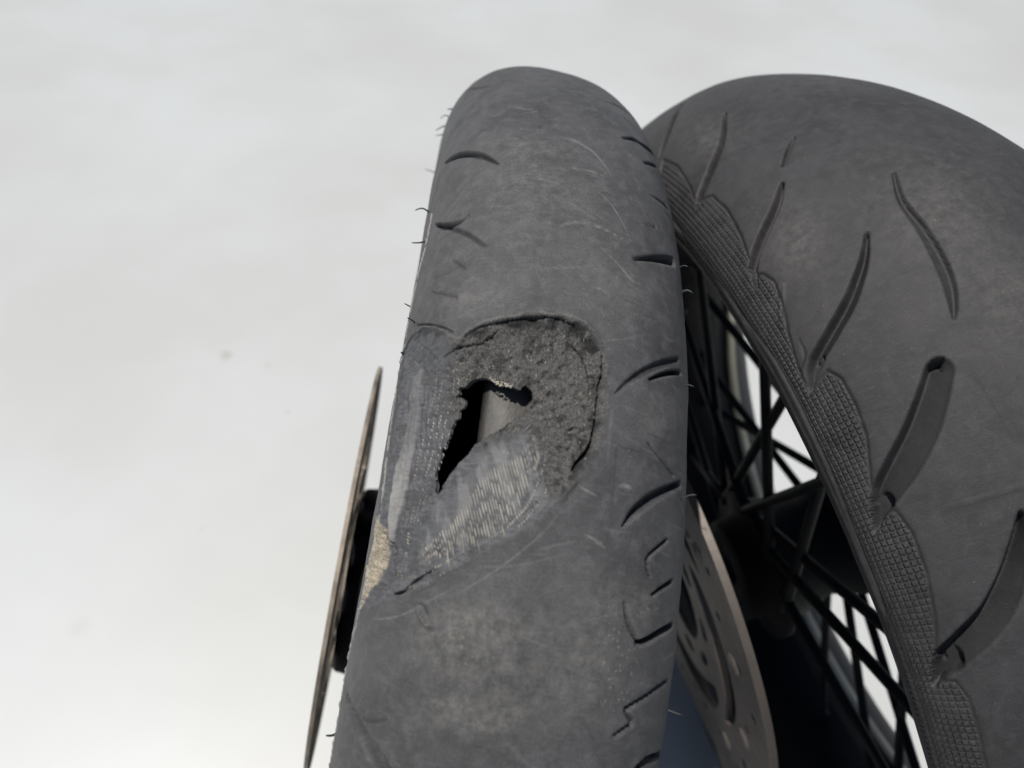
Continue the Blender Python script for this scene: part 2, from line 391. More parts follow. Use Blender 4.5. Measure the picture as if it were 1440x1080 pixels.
# the lower sidewall bulges on the left; gentle unevenness of the worn carcass
v_b = -np.interp(-.263, -WF.py[::-1][:800], -WF.pl[::-1][:800]) if False else WF.pl[:700][np.abs(WF.py[:700]-.262).argmin()]
disp += .0030*np.exp(-((V-v_b)/.012)**2)
disp += .0012*(fbm(U*28+9, V*28+9, 1, 3)-.5) + .00025*(fbm(U*220, V*160, 3, 3)-.5)

FG = [  # left shoulder
 ([(627, 148, 1.5), (645, 134, 2), (668, 124, 1.5), (690, 121, .5)], .0015, 0),
 ([(625, 230, 2), (639, 221, 5), (657, 217, 5), (677, 219, 5), (700, 230, 1.5)], .0030, 1),
 ([(610, 316, 2), (627, 318, 5), (645, 312, 3), (659, 301, 1)], .0022, 0),
 ([(631, 321, 3), (659, 331, 3), (677, 343, 2.5), (686, 345, 1)], .0018, 1),
 ([(636, 367, 1.2), (645, 372, 1.4), (653, 377, .8)], .0015, 0),
 ([(607, 411, 1.2), (625, 414, 1.2), (641, 418, 1.5), (640, 423, .6)], .0012, 0),
 ([(585, 457, .8), (605, 457, 1.2), (622, 461, 1.5), (636, 467, 1)], .0015, 0),
 ([(585, 479, .8), (597, 489, 1.2), (611, 503, .8)], .0012, 0),
 ([(487, 978, 3), (497, 1004, 6), (512, 1036, 8), (530, 1068, 10), (548, 1098, 10)], .0042, -1),
 ([(512, 1013, 1.2), (526, 1016, 1.6), (543, 1012, .8)], .0010, 0),
 # right shoulder
 ([(852, 143, .6), (868, 149, 2), (884, 160, 2)], .0015, 0),
 ([(876, 194, .8), (893, 197, 3.5), (908, 207, 4), (923, 221, 3)], .0035, 0),
 ([(906, 229, .8), (915, 231, 2), (924, 236, 1.5)], .0020, 0),
 ([(911, 301, .8), (918, 311, 1.2), (923, 319, 1.3), (911, 316, 1), (897, 313, .8)], .0015, 0),
 ([(914, 274, .6), (928, 282, 2), (940, 296, 2)], .0015, 0),
 ([(892, 364, 1), (910, 363, 3), (930, 364, 5), (948, 369, 6)], .0035, 0),
 ([(866, 553, .8), (886, 535, 3), (912, 520, 5), (938, 510, 5), (955, 506, 4)], .0012, 0),
 ([(914, 534, .8), (928, 528, 2), (945, 524, 3), (958, 524, 3)], .0035, 0),
 ([(912, 624, .6), (928, 644, 1), (947, 669, 1.6)], .0016, 0),
 ([(876, 740, 1), (894, 718, 6), (920, 698, 7), (944, 686, 6), (957, 680, 5)], .0030, -1),
 ([(938, 760, 2), (924, 772, 1.8), (912, 784, 1.6), (911, 796, 1.3), (914, 811, 1)], .0028, 0),
 ([(919, 837, 1.8), (931, 828, 2.6), (945, 818, 3)], .0032, 0),
 ([(879, 848, .8), (882, 866, 3), (888, 884, 3.5), (897, 902, 3)], .0016, 0),
 ([(897, 906, 3), (912, 901, 4.5), (930, 890, 5), (946, 879, 4)], .0036, 0),
 ([(938, 957, 1.6), (925, 968, 2), (912, 978, 2), (896, 988, 1.8), (880, 998, 1.8)], .0028, 0),
 ([(880, 998, 1.8), (884, 1008, 1.8), (890, 1017, 1.8), (878, 1026, 1.5), (862, 1037, .8)], .0028, 0),
 ([(896, 1085, 6), (910, 1072, 6), (928, 1060, 5)], .0036, 0),
]
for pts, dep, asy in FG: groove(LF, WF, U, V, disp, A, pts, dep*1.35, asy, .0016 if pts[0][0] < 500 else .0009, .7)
# worn oval scar under the crater, scuffs
scar = LF([(586, 848), (596, 846), (605, 862), (608, 880), (600, 880), (590, 866)])
sd_ = poly_sdf(U, V, scar); disp += .0009*np.exp(-((sd_)/.0007)**2) - .0006*sstep(.0, .001, sd_)

# crater
box = (U > cu0-.02) & (U < cu1+.02) & (V > cv0-.02) & (V < cv1+.02)
sd_c = np.full_like(U, -1.); wob = .0030*(fbm(U*300, V*300, 2, 5)-.5)
sd_c[box] = poly_sdf(U[box], V[box], CR); sd_c += wob
sd_h = np.full_like(U, -1.); sd_h[box] = poly_sdf(U[box], V[box], HO)
jag = .0022*(fbm(U*420, V*420, 4, 5)-.5)
hole = (sd_h+jag+.0004) > 0
sd_l = np.full_like(U, -1.); sd_l[box] = poly_sdf(U[box], V[box], LE)
Pc = WF.surf(U/WF.R, V); PX = LF.pix(Pc); qx, qy = PX[..., 0], PX[..., 1]     # where each spot lies in the photograph: only picks regions
upper = sstep(-.1, .1, ((qx-560)*.62-(qy-560))/200.)                            # 1 in the gritty upper right
right = sstep(780, 830, qx)
edge_w = .010*(1-upper)+(.0030+.012*(1-sstep(640, 740, qx))+.004*(1-sstep(790, 840, qx)))*upper
dep = (.0032+.0018*sstep(0, .03, sd_c))*sstep(0, 1, sd_c/edge_w)
dep = dep + .0008*np.where(sd_c > 0, 1, 0)*(fbm(U*60, V*60, 5, 3)-.5)*2
nearh = np.exp(-np.maximum(-sd_h, 0)/.006); dep = dep + .0006*nearh*(sd_c > 0)
ep = LF([(598, 350), (575, 455), (555, 575), (536, 720), (512, 840), (490, 930), (468, 1060)]); ep = ep[np.argsort(ep[:, 0])]
egd = V-np.interp(U, ep[:, 0], ep[:, 1])                                       # across, from the left silhouette inwards
dep = dep*sstep(.0015, .012, egd)
leaf = sstep(-.002, .006, sd_l); dep -= .0016*leaf*sstep(0, .012, sd_l+.002)
disp = np.where(sd_c > 0, -dep, disp)
lip = np.exp(-((sd_c+.0006)/.0007)**2)*upper; disp += .0007*lip
# torn crumbs in the gritty zone
inside = sstep(.0, .0015, sd_c)
gz = inside*upper*(1-leaf)*sstep(0, 1, (qx-610)/45.+np.clip((qy-500)/60., 0, 1)*.3)
crumb = fbm(U*700, V*700, 6, 3); disp += gz*(.0012*(crumb-.5)+.0009*(fbm(U*1250, V*1250, 1, 2)-.5)+.0014*(fbm(U*180, V*180, 2, 3)-.5)-.0012*sstep(.62, .72, fbm(U*260+5, V*260, 4, 3)))
ridge = inside*(1-leaf)
A['grit'] = np.clip(gz, 0, 1)
A['grit'] = np.maximum(A['grit'], np.exp(-((sd_c)/.0012)**2)*upper*sstep(610, 650, qx))
A['ground'] = np.clip(inside*(1-gz), 0, 1)
A['pale'] = np.maximum(A['pale'], .35*leaf*inside*sstep(.45, .62, fbm(U*60+V*90, V*420-U*200, 4, 4)))
flank = inside*(1-gz)*(1-sstep(.0, .010, sd_l))                                # ground away ply by ply: thin steps that follow the outline
warp = sd_c+.0022*(fbm(U*90, V*90, 3, 3)-.5)
disp += flank*(.00055*sstep(490, 560, qy)*(2*np.abs((warp/.0030) % 1-.5)-.5)+.0005*(fbm(U*900, V*900, 2, 3)-.5))
A['grit'] = np.clip(A['grit']+flank*.55*sstep(.52, .64, fbm(U*260, V*260, 5, 4)), 0, 1)
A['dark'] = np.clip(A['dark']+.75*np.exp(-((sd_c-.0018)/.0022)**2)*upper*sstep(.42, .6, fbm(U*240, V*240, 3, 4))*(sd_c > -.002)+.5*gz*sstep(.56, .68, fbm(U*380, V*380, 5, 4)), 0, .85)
A['pale'] = np.maximum(A['pale'], .28*np.exp(-((sd_c+.0009)/.0006)**2)*upper*(vnoise(U*260, V*260, 4) > .35))
# deep dark crack along the right rim of the crater
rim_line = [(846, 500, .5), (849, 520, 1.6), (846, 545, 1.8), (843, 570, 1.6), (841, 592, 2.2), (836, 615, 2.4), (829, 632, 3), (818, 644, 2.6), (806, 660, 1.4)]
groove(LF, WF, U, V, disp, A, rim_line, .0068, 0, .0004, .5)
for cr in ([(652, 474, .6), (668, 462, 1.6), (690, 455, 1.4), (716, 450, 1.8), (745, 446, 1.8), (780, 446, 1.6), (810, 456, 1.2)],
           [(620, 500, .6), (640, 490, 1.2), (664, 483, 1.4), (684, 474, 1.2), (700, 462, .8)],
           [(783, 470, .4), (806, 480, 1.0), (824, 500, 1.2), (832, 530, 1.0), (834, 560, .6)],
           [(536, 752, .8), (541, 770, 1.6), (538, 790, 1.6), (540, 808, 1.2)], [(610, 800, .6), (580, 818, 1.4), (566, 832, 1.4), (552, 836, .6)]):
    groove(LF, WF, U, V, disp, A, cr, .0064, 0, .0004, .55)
# pale smooth strip and bared fabric at the left edge, colours raised as sunlit
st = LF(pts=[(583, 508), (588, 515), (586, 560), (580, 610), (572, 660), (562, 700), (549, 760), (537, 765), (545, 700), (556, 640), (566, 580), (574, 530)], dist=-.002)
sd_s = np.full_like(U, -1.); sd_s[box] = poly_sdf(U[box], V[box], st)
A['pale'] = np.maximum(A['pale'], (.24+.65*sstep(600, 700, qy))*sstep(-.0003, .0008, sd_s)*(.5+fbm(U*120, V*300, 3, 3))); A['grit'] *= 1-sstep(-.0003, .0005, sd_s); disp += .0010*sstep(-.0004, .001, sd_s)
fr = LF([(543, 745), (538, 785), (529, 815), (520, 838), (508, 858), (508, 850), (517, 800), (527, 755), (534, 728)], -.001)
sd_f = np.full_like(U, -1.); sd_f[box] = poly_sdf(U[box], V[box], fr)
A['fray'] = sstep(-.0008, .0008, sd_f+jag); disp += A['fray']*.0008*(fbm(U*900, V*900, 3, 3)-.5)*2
# ragged raised edge along the left silhouette, its sunlit brightness painted in pale
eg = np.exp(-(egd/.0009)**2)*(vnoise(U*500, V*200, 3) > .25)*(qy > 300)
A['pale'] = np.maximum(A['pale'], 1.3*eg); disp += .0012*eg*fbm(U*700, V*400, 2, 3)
# scratches and drag marks on the worn tread
def scratch(L_, amt, dep_=.00018):
    idx, d, sg, h, run = line_field(U, V, L_, .002)
    if idx[0].size == 0: return
    ln_ = max(run.max(), 1e-6); m_ = np.exp(-(d/np.maximum(h, 1e-5))**2)*np.sin(math.pi*np.clip(run/ln_, 0, 1))**.5*(.4+.9*vnoise(run*900+d*3000, d*2000+h*1e5, 2))
    disp[idx] -= dep_*m_; A['pale'][idx] = np.clip(np.maximum(A['pale'][idx], amt*m_), 0, 1)
for pts in ([(786, 192, 1.6), (806, 196, 2.4), (830, 210, 1.6), (850, 232, 1), (862, 250, .6)], [(800, 236, .6), (830, 240, 1), (856, 250, .6)], [(720, 150, .8), (741, 153, 1.4), (752, 150, .8)],
            [(786, 317, 1.5), (806, 312, 2.4), (830, 315, 1.2), (862, 328, .7), (892, 346, .5)], [(834, 262, .5), (862, 290, .8), (884, 330, .6), (890, 352, .4)], [(842, 345, .6), (870, 372, 1), (890, 395, 1.2), (906, 400, .7)],
            [(805, 398, .5), (838, 404, .8), (862, 418, .5)], [(812, 682, 1), (826, 690, 1.6), (840, 697, 1)], [(820, 750, .8), (838, 760, 1.8), (852, 772, .8)], [(868, 684, 1.4), (880, 683, 2.6), (890, 688, 1)],
            [(520, 872, .6), (560, 866, 1), (600, 846, .8), (650, 820, .6)], [(640, 836, .5), (700, 800, .9), (760, 752, .8), (792, 716, .6)]):
    q = LF(pts); z = WF.surf(q[:, 0]/WF.R, q[:, 1])[:, 2]; scratch(smooth_line(np.column_stack([q, [p_[2] for p_ in pts]*z/F_PX]), 8), .6)
rs = np.random.RandomState(11)
for _ in range(170):
    u0, v0 = rs.uniform(-.28, .24), rs.uniform(-.05, .075); a0 = rs.normal(1.35, .35)*rs.choice((-1, 1)); l0 = rs.uniform(.006, .032); cv_ = rs.uniform(-25, 25)
    tt = np.linspace(0, l0, 6); an = a0+cv_*tt; L_ = np.column_stack([u0+np.cumsum(np.cos(an))*l0/5, v0+np.cumsum(np.sin(an))*l0/5, np.full(6, rs.uniform(.0002, .00045))])
    scratch(L_, rs.uniform(.08, .32), .0001)
# dust and specks
blob = lambda x, y, rx, ry: np.exp(-((qx-x)/rx)**2-((qy-y)/ry)**2)
front_side = np.abs(U) < .42
du = .9*blob(660, 890, 80, 50)+.7*blob(650, 1000, 60, 30)+.6*blob(840, 870, 50, 60)+.5*blob(820, 960, 60, 60)+.7*blob(905, 855, 25, 35)+.35*blob(720, 330, 120, 60)+.5*blob(660, 420, 60, 30)+.4*blob(850, 400, 60, 60)+.5*blob(930, 590, 30, 40)+.5*blob(740, 205, 60, 12)+.8*blob(690, 1010, 50, 18)+.5*blob(760, 250, 90, 40)+.4*blob(700, 650+300, 120, 120)
A['dust'] = np.clip(du, 0, 1)*front_side
A['speck'] = np.clip(1.5*blob(868, 930, 26, 66)+.5*blob(660, 900, 60, 50)+1.1*blob(905, 855, 16, 18)+.5*blob(740, 240, 30, 30), 0, 1)*front_side*(vnoise(U*180, V*180, 1) > .35)
for (x, y, rx, ry) in ((880, 685, 8, 4), (835, 762, 16, 4), (815, 198, 14, 3), (790, 313, 20, 3)):
    A['speck'] = np.maximum(A['speck'], .8*blob(x, y, rx, ry)*front_side*(vnoise(U*700, V*700, 2) > .45))

P = WF.surf(U/WF.R, V); x_, r_, nx_, nr_ = WF.section(V)
P = WF.cyl(x_+nx_*disp, r_+nr_*disp, U/WF.R)
n, m = U.shape
TH = .0066
keep = np.ones((n, m-1), bool)
hv = hole; cellh = hv[:, :-1] & hv[:, 1:]; cellh = cellh & np.roll(cellh, -1, 0); keep &= ~cellh
vo_, fo_ = P.reshape(-1, 3), grid_faces(n, m, keep, wrap=True, flip=False)
# the lining: full mesh near the crater, coarse elsewhere
iu = np.nonzero((UG >= cu0) & (UG <= cu1))[0]; iv = np.nonzero((VG >= cv0) & (VG <= cv1))[0]
Ui, Vi = U[np.ix_(iu, iv)], V[np.ix_(iu, iv)]; hi_ = hole[np.ix_(iu, iv)]; di = disp[np.ix_(iu, iv)]
th = np.maximum(TH+.0004*(fbm(Ui*200, Vi*200, 2, 3)-.5), -di+.0007)
x2, r2, nx2, nr2 = WF.section(Vi); Pi = WF.cyl(x2-nx2*th, r2-nr2*th, Ui/WF.R)
ni, mi = Ui.shape; ki = np.ones((ni-1, mi-1), bool); ch = hi_[:-1, :-1] & hi_[1:, :-1] & hi_[:-1, 1:] & hi_[1:, 1:]; ki &= ~ch
fi_ = grid_faces(ni, mi, ki, flip=True)+len(vo_)
# walls of the hole
off = len(vo_); idx_o = lambda a, b: iu[a]*m+iv[b]; idx_i = lambda a, b: off+a*mi+b
walls = []
c = ch
for a, b in zip(*np.nonzero(c)):
    for da, db, e in ((-1, 0, ((a, b), (a, b+1))), (1, 0, ((a+1, b+1), (a+1, b))), (0, -1, ((a+1, b), (a, b))), (0, 1, ((a, b+1), (a+1, b+1)))):
        if not c[a+da, b+db]:
            (p, q) = e; walls.append((idx_o(*p), idx_o(*q), idx_i(*q), idx_i(*p)))
walls = np.array(walls) if walls else np.zeros((0, 4), int)
# coarse lining
uc = spaced([-math.pi*WF.R, math.pi*WF.R], [.012])[:-1]; uc = np.sort(np.concatenate([uc, [cu0, cu1]])); vc = np.sort(np.concatenate([np.linspace(-WF.smax, WF.smax, 60), [cv0, cv1]]))
Uc, Vc = np.meshgrid(uc, vc, indexing='ij'); x3, r3, nx3, nr3 = WF.section(Vc); Pcc = WF.cyl(x3-nx3*TH, r3-nr3*TH, Uc/WF.R)
kc = np.ones((len(uc), len(vc)-1), bool)
um = (uc+np.roll(uc, -1))/2; kc[np.ix_((um > cu0) & (um < cu1), ((vc[:-1]+vc[1:])/2 > cv0) & ((vc[:-1]+vc[1:])/2 < cv1))] = False
fc_ = grid_faces(len(uc), len(vc), kc, wrap=True, flip=True)+len(vo_)+Pi.reshape(-1, 3).shape[0]
allv = np.vstack([vo_, Pi.reshape(-1, 3), Pcc.reshape(-1, 3)])
tc = np.zeros_like(allv); tc[:len(vo_), 0] = U.ravel()*100; tc[:len(vo_), 1] = V.ravel()*100
tc[len(vo_):len(vo_)+ni*mi, 0] = Ui.ravel()*100; tc[len(vo_):len(vo_)+ni*mi, 1] = Vi.ravel()*100
tc[len(vo_)+ni*mi:, 0] = Uc.ravel()*100; tc[len(vo_)+ni*mi:, 1] = Vc.ravel()*100
pad = len(allv)-len(vo_)
attrs = {'tc': ('FLOAT_VECTOR', tc)}
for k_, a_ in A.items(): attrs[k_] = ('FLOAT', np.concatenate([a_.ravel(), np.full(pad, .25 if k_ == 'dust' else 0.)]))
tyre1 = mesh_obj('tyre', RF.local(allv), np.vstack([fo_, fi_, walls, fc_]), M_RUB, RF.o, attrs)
tyre1['label'] = 'worn black tyre with a torn hole and ground away rubber'
print('front tyre quads', len(tyre1.data.polygons))

# bared cord ends lying in the lower half of the crater
def on_tyre(u, v, lift):
    i = np.clip(np.searchsorted(UG, u), 1, len(UG)-1); j = np.clip(np.searchsorted(VG, v), 1, len(VG)-1)
    return WF.surf(np.array(u/WF.R), np.array(v), disp[i, j]+lift)
cv, cf = [], []
def hole_px(x, y):                                  # clear of the hole itself
    return not (600 < x < 760 and 525 < y < 620)
def strand(pa, pb, r):
    qa, qb = LF([pa, pb]); pts = [on_tyre(*(qa+(qb-qa)*t_), r*.45) for t_ in np.linspace(0, 1, 4)]
    vv, ff = tube_mesh(RF.local(np.array(pts)), [r*.5, r, r, r*.4], 4); o_ = len(cv); cv.extend(vv); cf.extend([tuple(i+o_ for i in f) for f in ff])
top = np.array([(588, 778), (600, 768), (620, 751), (643, 728), (661, 707), (684, 670), (701, 658), (728, 644), (742, 632), (757, 612)], float)
bot = np.array([(588, 784), (600, 783), (632, 762), (655, 757), (684, 739), (701, 731), (719, 693), (734, 672), (751, 640), (757, 622)], float)
for x0_ in np.arange(588, 757, 3.7):                       # parallel cords cut open by the grinding
    yt, yb = np.interp(x0_, top[:, 0], top[:, 1]), np.interp(x0_, bot[:, 0], bot[:, 1]); y = yt-rnd.uniform(0, 6); ymid = (yt+yb)/2
    yb += rnd.uniform(-3, 8)
    while y < yb:
        ln = rnd.uniform(12, 34) if 620 < x0_ < 738 else rnd.uniform(4, 10)
        xx = x0_+.26*(y-ymid)+rnd.uniform(-.4, .4)
        strand((xx, y), (xx+.26*ln, y+ln), rnd.uniform(.00010, .00024)); y += ln+rnd.uniform(.8, 4)
def track(pts, step, ln, r_, p_=.8, slant=.0):
    L_ = smooth_line(np.array(pts, float), 30); d_ = np.concatenate([[0], np.cumsum(np.hypot(*np.diff(L_, axis=0).T))])
    for q_ in np.arange(0, d_[-1]-ln, step):
        if rnd.random() > p_: continue
        a_ = np.array([np.interp(q_, d_, L_[:, 0]), np.interp(q_, d_, L_[:, 1])]); b_ = np.array([np.interp(q_+ln, d_, L_[:, 0]), np.interp(q_+ln, d_, L_[:, 1])])
        t_ = b_-a_; nn_ = np.array([-t_[1], t_[0]]); j_ = np.array([rnd.uniform(-.5, .5), rnd.uniform(-.5, .5)])
        strand(tuple(a_+nn_*slant+j_), tuple(b_-nn_*slant+j_), r_*rnd.uniform(.7, 1.2))
for k_ in range(5):                                        # bitten rows down the left flank
    dx_ = k_*8.5
    track([(606+dx_*1.1, 512), (600+dx_, 540), (590+dx_, 580), (580+dx_, 620), (571+dx_*.9, 660), (563+dx_*.8, 700), (557+dx_*.6, 735)], 5.2, 3.4, .00017, .72-.08*k_, .25)
track([(562, 742), (558, 770), (560, 796), (572, 812), (592, 808), (622, 792), (660, 772), (704, 748), (738, 716), (756, 684), (768, 652), (770, 630)], 4.6, 3.4, .00017, .8, .55)
track([(553, 775), (553, 804), (566, 824), (592, 822), (632, 802), (680, 776), (726, 744), (758, 708), (778, 672), (786, 640)], 5.2, 3.2, .00014, .6, .4)
track([(546, 790), (550, 818), (566, 834), (600, 820)], 5, 3, .00013, .5, .4)
track([(752, 606), (758, 622), (760, 640), (752, 662)], 4, 5, .0002, .9, .6)
for _ in range(12):
    x0_, y0_ = rnd.uniform(712, 744), rnd.uniform(594, 606); strand((x0_, y0_), (x0_+6, y0_-6), .00018)
for _ in range(60):
    x0_, y0_ = rnd.uniform(602, 690), rnd.uniform(505, 528); strand((x0_, y0_), (x0_+rnd.uniform(1, 4), y0_+rnd.uniform(-2, 2)), .00014)
for _ in range(90):
    x0_, y0_ = rnd.uniform(700, 840), rnd.uniform(465, 650); a_ = rnd.uniform(-1, 1)
    if hole_px(x0_, y0_): strand((x0_, y0_), (x0_+3*a_, y0_+4), .00012)
hp = smooth_line(np.array(hole1+[hole1[0]], float), 10)
for _ in range(34):                                       # crumbs of fibre along the upper lip of the hole
    x0_ = rnd.uniform(688, 722); y0_ = 527+(x0_-688)*.25+rnd.uniform(-5, 1); strand((x0_, y0_), (x0_+rnd.uniform(-3, 3), y0_+rnd.uniform(1, 4)), rnd.uniform(.00018, .0004))
oc = mesh_obj('cord_ends', np.array(cv), cf, M_CORD, tyre1); oc['kind'] = 'stuff'; oc['label'] = 'pale broken cord ends bared in the ground rubber'

# loose rubber whiskers
wh = [((620, 160), (-12, 4)), ((616, 172), (-14, 8)), ((614, 186), (-10, 3)), ((613, 244), (-16, -5)), ((603, 299), (-20, -2)), ((598, 339), (-20, 3)), ((583, 455), (-11, -8)), ((578, 432), (-10, -5)),
      ((470, 1031), (-13, -1)), ((960, 377), (12, -1)), ((962, 411), (15, 2)), ((963, 543), (13, 1)), ((958, 704), (22, -9)), ((938, 998), (22, 5)), ((568, 498), (-5, -3)),
      ((630, 150), (-7, 2))]
for (p, d) in wh:
    q = LF([p])[0]; p0 = WF.surf(np.array(q[0]/WF.R), np.array(q[1]), -.0005); z = p0[2]; dx, dy = np.array(d)*z/F_PX
    bend = rnd.uniform(-.1, .38)
    pts = [p0+np.array([dx*s_, dy*s_-abs(dx)*bend*math.sin(math.pi*s_), -.002*s_]) for s_ in np.linspace(0, 1, 7)]
    vv, ff = tube_mesh(RF.local(np.array(pts)), np.array([.0006, .0005, .0005, .00045, .0004, .0004, .0002])*rnd.uniform(.6, 1), 6); mesh_obj('rubber_whisker', np.array(vv), ff, M_WHISK, tyre1)

# ------------------------------------------------------------------ rear tyre
LR = Locator(WR)
UG2 = spaced([-math.pi*WR.R, -.46, -.44, .28, .34, math.pi*WR.R], [.014, .003, .00066, .003, .014])[:-1]
VG2 = spaced([-WR.smax, -.165, -.16, .075, .11, WR.smax], [.004, .002, .00066, .002, .006]) if WR.smax > .166 else spaced([-WR.smax, .09, WR.smax], [.00066, .004])
Ur, Vr = np.meshgrid(UG2, VG2, indexing='ij'); disp2 = .0010*(fbm(Ur*22+3, Vr*22+7, 1, 3)-.5)
A2 = {k: np.zeros_like(Ur) for k in ('dust', 'speck', 'grit', 'ground', 'fray', 'pale', 'dark', 'knurl')}
print('rear smax', WR.smax, 'rear marks', LR([(1130, 100), (977, 285), (1138, 548), (1311, 965), (1436, 730), (1118, 580)]).round(3).tolist())
RG = [
 ([(958, 148, 2), (948, 165, 3.5), (938, 190, 4), (929, 216, 3)], .0035, 0),
 ([(1019, 159, 1.5), (1015, 195, 4), (1000, 236, 5.5), (982, 279, 5)], .0045, 0),
 ([(1116, 193, 1), (1107, 212, 2.6), (1101, 232, 2.6)], .0022, 0),
 ([(1100, 258, 3), (1090, 292, 6), (1072, 331, 7), (1057, 372, 7)], .005, -1),
 ([(1057, 372, 7), (1059, 388, 4), (1061, 404, 1.5)], .003, 0),
 ([(1256, 243, 2), (1267, 281, 4.5), (1295, 320, 6.5), (1316, 356, 7.5), (1333, 396, 7.5), (1340, 432, 4.5), (1341, 448, 1)], .0028, 1),
 ([(1220, 328, 2), (1215, 368, 5.5), (1197, 420, 8), (1172, 465, 9), (1148, 505, 9)], .0052, -1),
 ([(1148, 505, 9), (1141, 525, 7), (1138, 549, 2)], .0035, 0),
 ([(1124, 478, .6), (1131, 500, 1.2), (1124, 520, 1.6), (1121, 534, .8)], .0010, 0),
 ([(1323, 520, 15), (1312, 560, 17), (1294, 610, 19), (1268, 658, 19), (1249, 688, 17), (1240, 706, 14)], .0052, -1),
 ([(1240, 706, 13), (1233, 722, 8), (1229, 744, 3)], .0045, 0),
 ([(1438, 722, 3), (1436, 760, 9), (1426, 810, 14), (1402, 862, 16), (1368, 900, 17), (1335, 928, 16)], .0058, -1),
 ([(1335, 928, 15), (1320, 945, 9), (1311, 964, 2)], .0045, 0),
]
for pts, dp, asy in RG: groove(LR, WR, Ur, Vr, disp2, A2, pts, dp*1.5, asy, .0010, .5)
# shoulder fields: scalloped outer boundary, straight inner boundary on the sidewall
inner = [(925, 262), (938, 300), (965, 340), (1000, 385), (1043, 445), (1088, 508), (1124, 575), (1163, 658), (1188, 720), (1213, 782), (1230, 822), (1270, 950), (1306, 1082)]
outer = [(1388, 1082), (1375, 1024), (1362, 982), (1343, 957), (1320, 958), (1311, 966), (1316, 930), (1315, 870), (1303, 806), (1283, 750), (1259, 717), (1240, 725), (1229, 746), (1227, 700), (1218, 612), (1202, 567), (1182, 531), (1163, 520), (1150, 535), (1138, 551), (1122, 520), (1108, 470), (1100, 425), (1088, 395), (1072, 384), (1058, 388), (1053, 366), (1041, 330), (1021, 293), (1000, 274), (988, 278), (979, 289), (970, 262), (952, 233), (932, 224)]
ZO = LR(outer+inner)
sdz = np.full_like(Ur, -1.); bz = (Ur > ZO[:, 0].min()-.01) & (Ur < ZO[:, 0].max()+.01) & (Vr > ZO[:, 1].min()-.01) & (Vr < ZO[:, 1].max()+.01)
sdz[bz] = poly_sdf(Ur[bz], Vr[bz], ZO)
zone = sstep(-.0002, .0006, sdz)
gm = disp2 < -.0015
disp2 = np.where(gm, disp2, disp2-.0009*zone)
edge_d = np.exp(-((sdz)/.0006)**2); disp2 -= .0006*edge_d*(~gm)
mas = sstep(.0, .1, 1-((LR.pix(WR.surf(Ur/WR.R, Vr))[..., 0]-1122)/30)**2-((LR.pix(WR.surf(Ur/WR.R, Vr))[..., 1]-450)/75)**2)
A2['knurl'] = zone*(~gm)*sstep(.0008, .0016, sdz)*(.35+.65*sstep(.35, .65, fbm(Ur*70, Vr*70, 4, 4)))
# plain moulded bar beside the crosshatch
bar = LR([(1096, 400), (1101, 400), (1101, 460), (1096, 460)]); sb = np.full_like(Ur, -1.); sb[bz] = poly_sdf(Ur[bz], Vr[bz], bar)
disp2 += .0007*np.exp(-(sb/.0006)**2)
# rim-protector ridges round the lower sidewall
vb = LR([(1158, 668)])[0][1]
for dv, hh, ww in ((.0022, .0009, .0010), (-.004, .0012, .0012), (-.012, .001, .001)): disp2 += hh*np.exp(-((Vr-(vb+dv))/ww)**2)
PR = LR.pix(WR.surf(Ur/WR.R, Vr)); rx_, ry_ = PR[..., 0], PR[..., 1]; bl2 = lambda x, y, a, b: np.exp(-((rx_-x)/a)**2-((ry_-y)/b)**2)
fs = np.abs(Ur) < .46
A2['dust'] = np.clip(.5*bl2(1120, 340, 40, 50)+.4*bl2(1000, 190, 40, 30)+.35*bl2(1320, 300, 90, 90)+.3*bl2(1420, 420, 60, 60)+.3*bl2(1150, 110, 120, 20), 0, 1)*fs
x_, r_, nx_, nr_ = WR.section(Vr); P2 = WR.cyl(x_+nx_*disp2, r_+nr_*disp2, Ur/WR.R); n2, m2 = Ur.shape
f2 = grid_faces(n2, m2, wrap=True)
ucc = np.linspace(-math.pi, math.pi, 200, endpoint=False)*WR.R; vcc = np.linspace(-WR.smax, WR.smax, 60); Uc, Vc = np.meshgrid(ucc, vcc, indexing='ij')
x3, r3, nx3, nr3 = WR.section(Vc); P3 = WR.cyl(x3-nx3*.008, r3-nr3*.008, Uc/WR.R)
f3 = grid_faces(200, 60, wrap=True, flip=True)+n2*m2
allv = np.vstack([P2.reshape(-1, 3), P3.reshape(-1, 3)]); tc = np.zeros_like(allv); tc[:n2*m2, 0] = Ur.ravel()*100; tc[:n2*m2, 1] = Vr.ravel()*100
kc = tc.copy(); kk_ = .12; kc[:n2*m2, 0] = (Ur.ravel())*100; kc[:n2*m2, 1] = (Vr.ravel()+.0*Ur.ravel())*100
at2 = {'tc': ('FLOAT_VECTOR', tc), 'kc': ('FLOAT_VECTOR', kc)}
for k_, a_ in A2.items(): at2[k_] = ('FLOAT', np.concatenate([a_.ravel().astype(float), np.zeros(len(P3.reshape(-1, 3)))]))
tyre2 = mesh_obj('tyre', RR.local(allv), np.vstack([f2, f3]), M_RUB2, RR.o, at2)
print('rear tyre quads', len(tyre2.data.polygons))

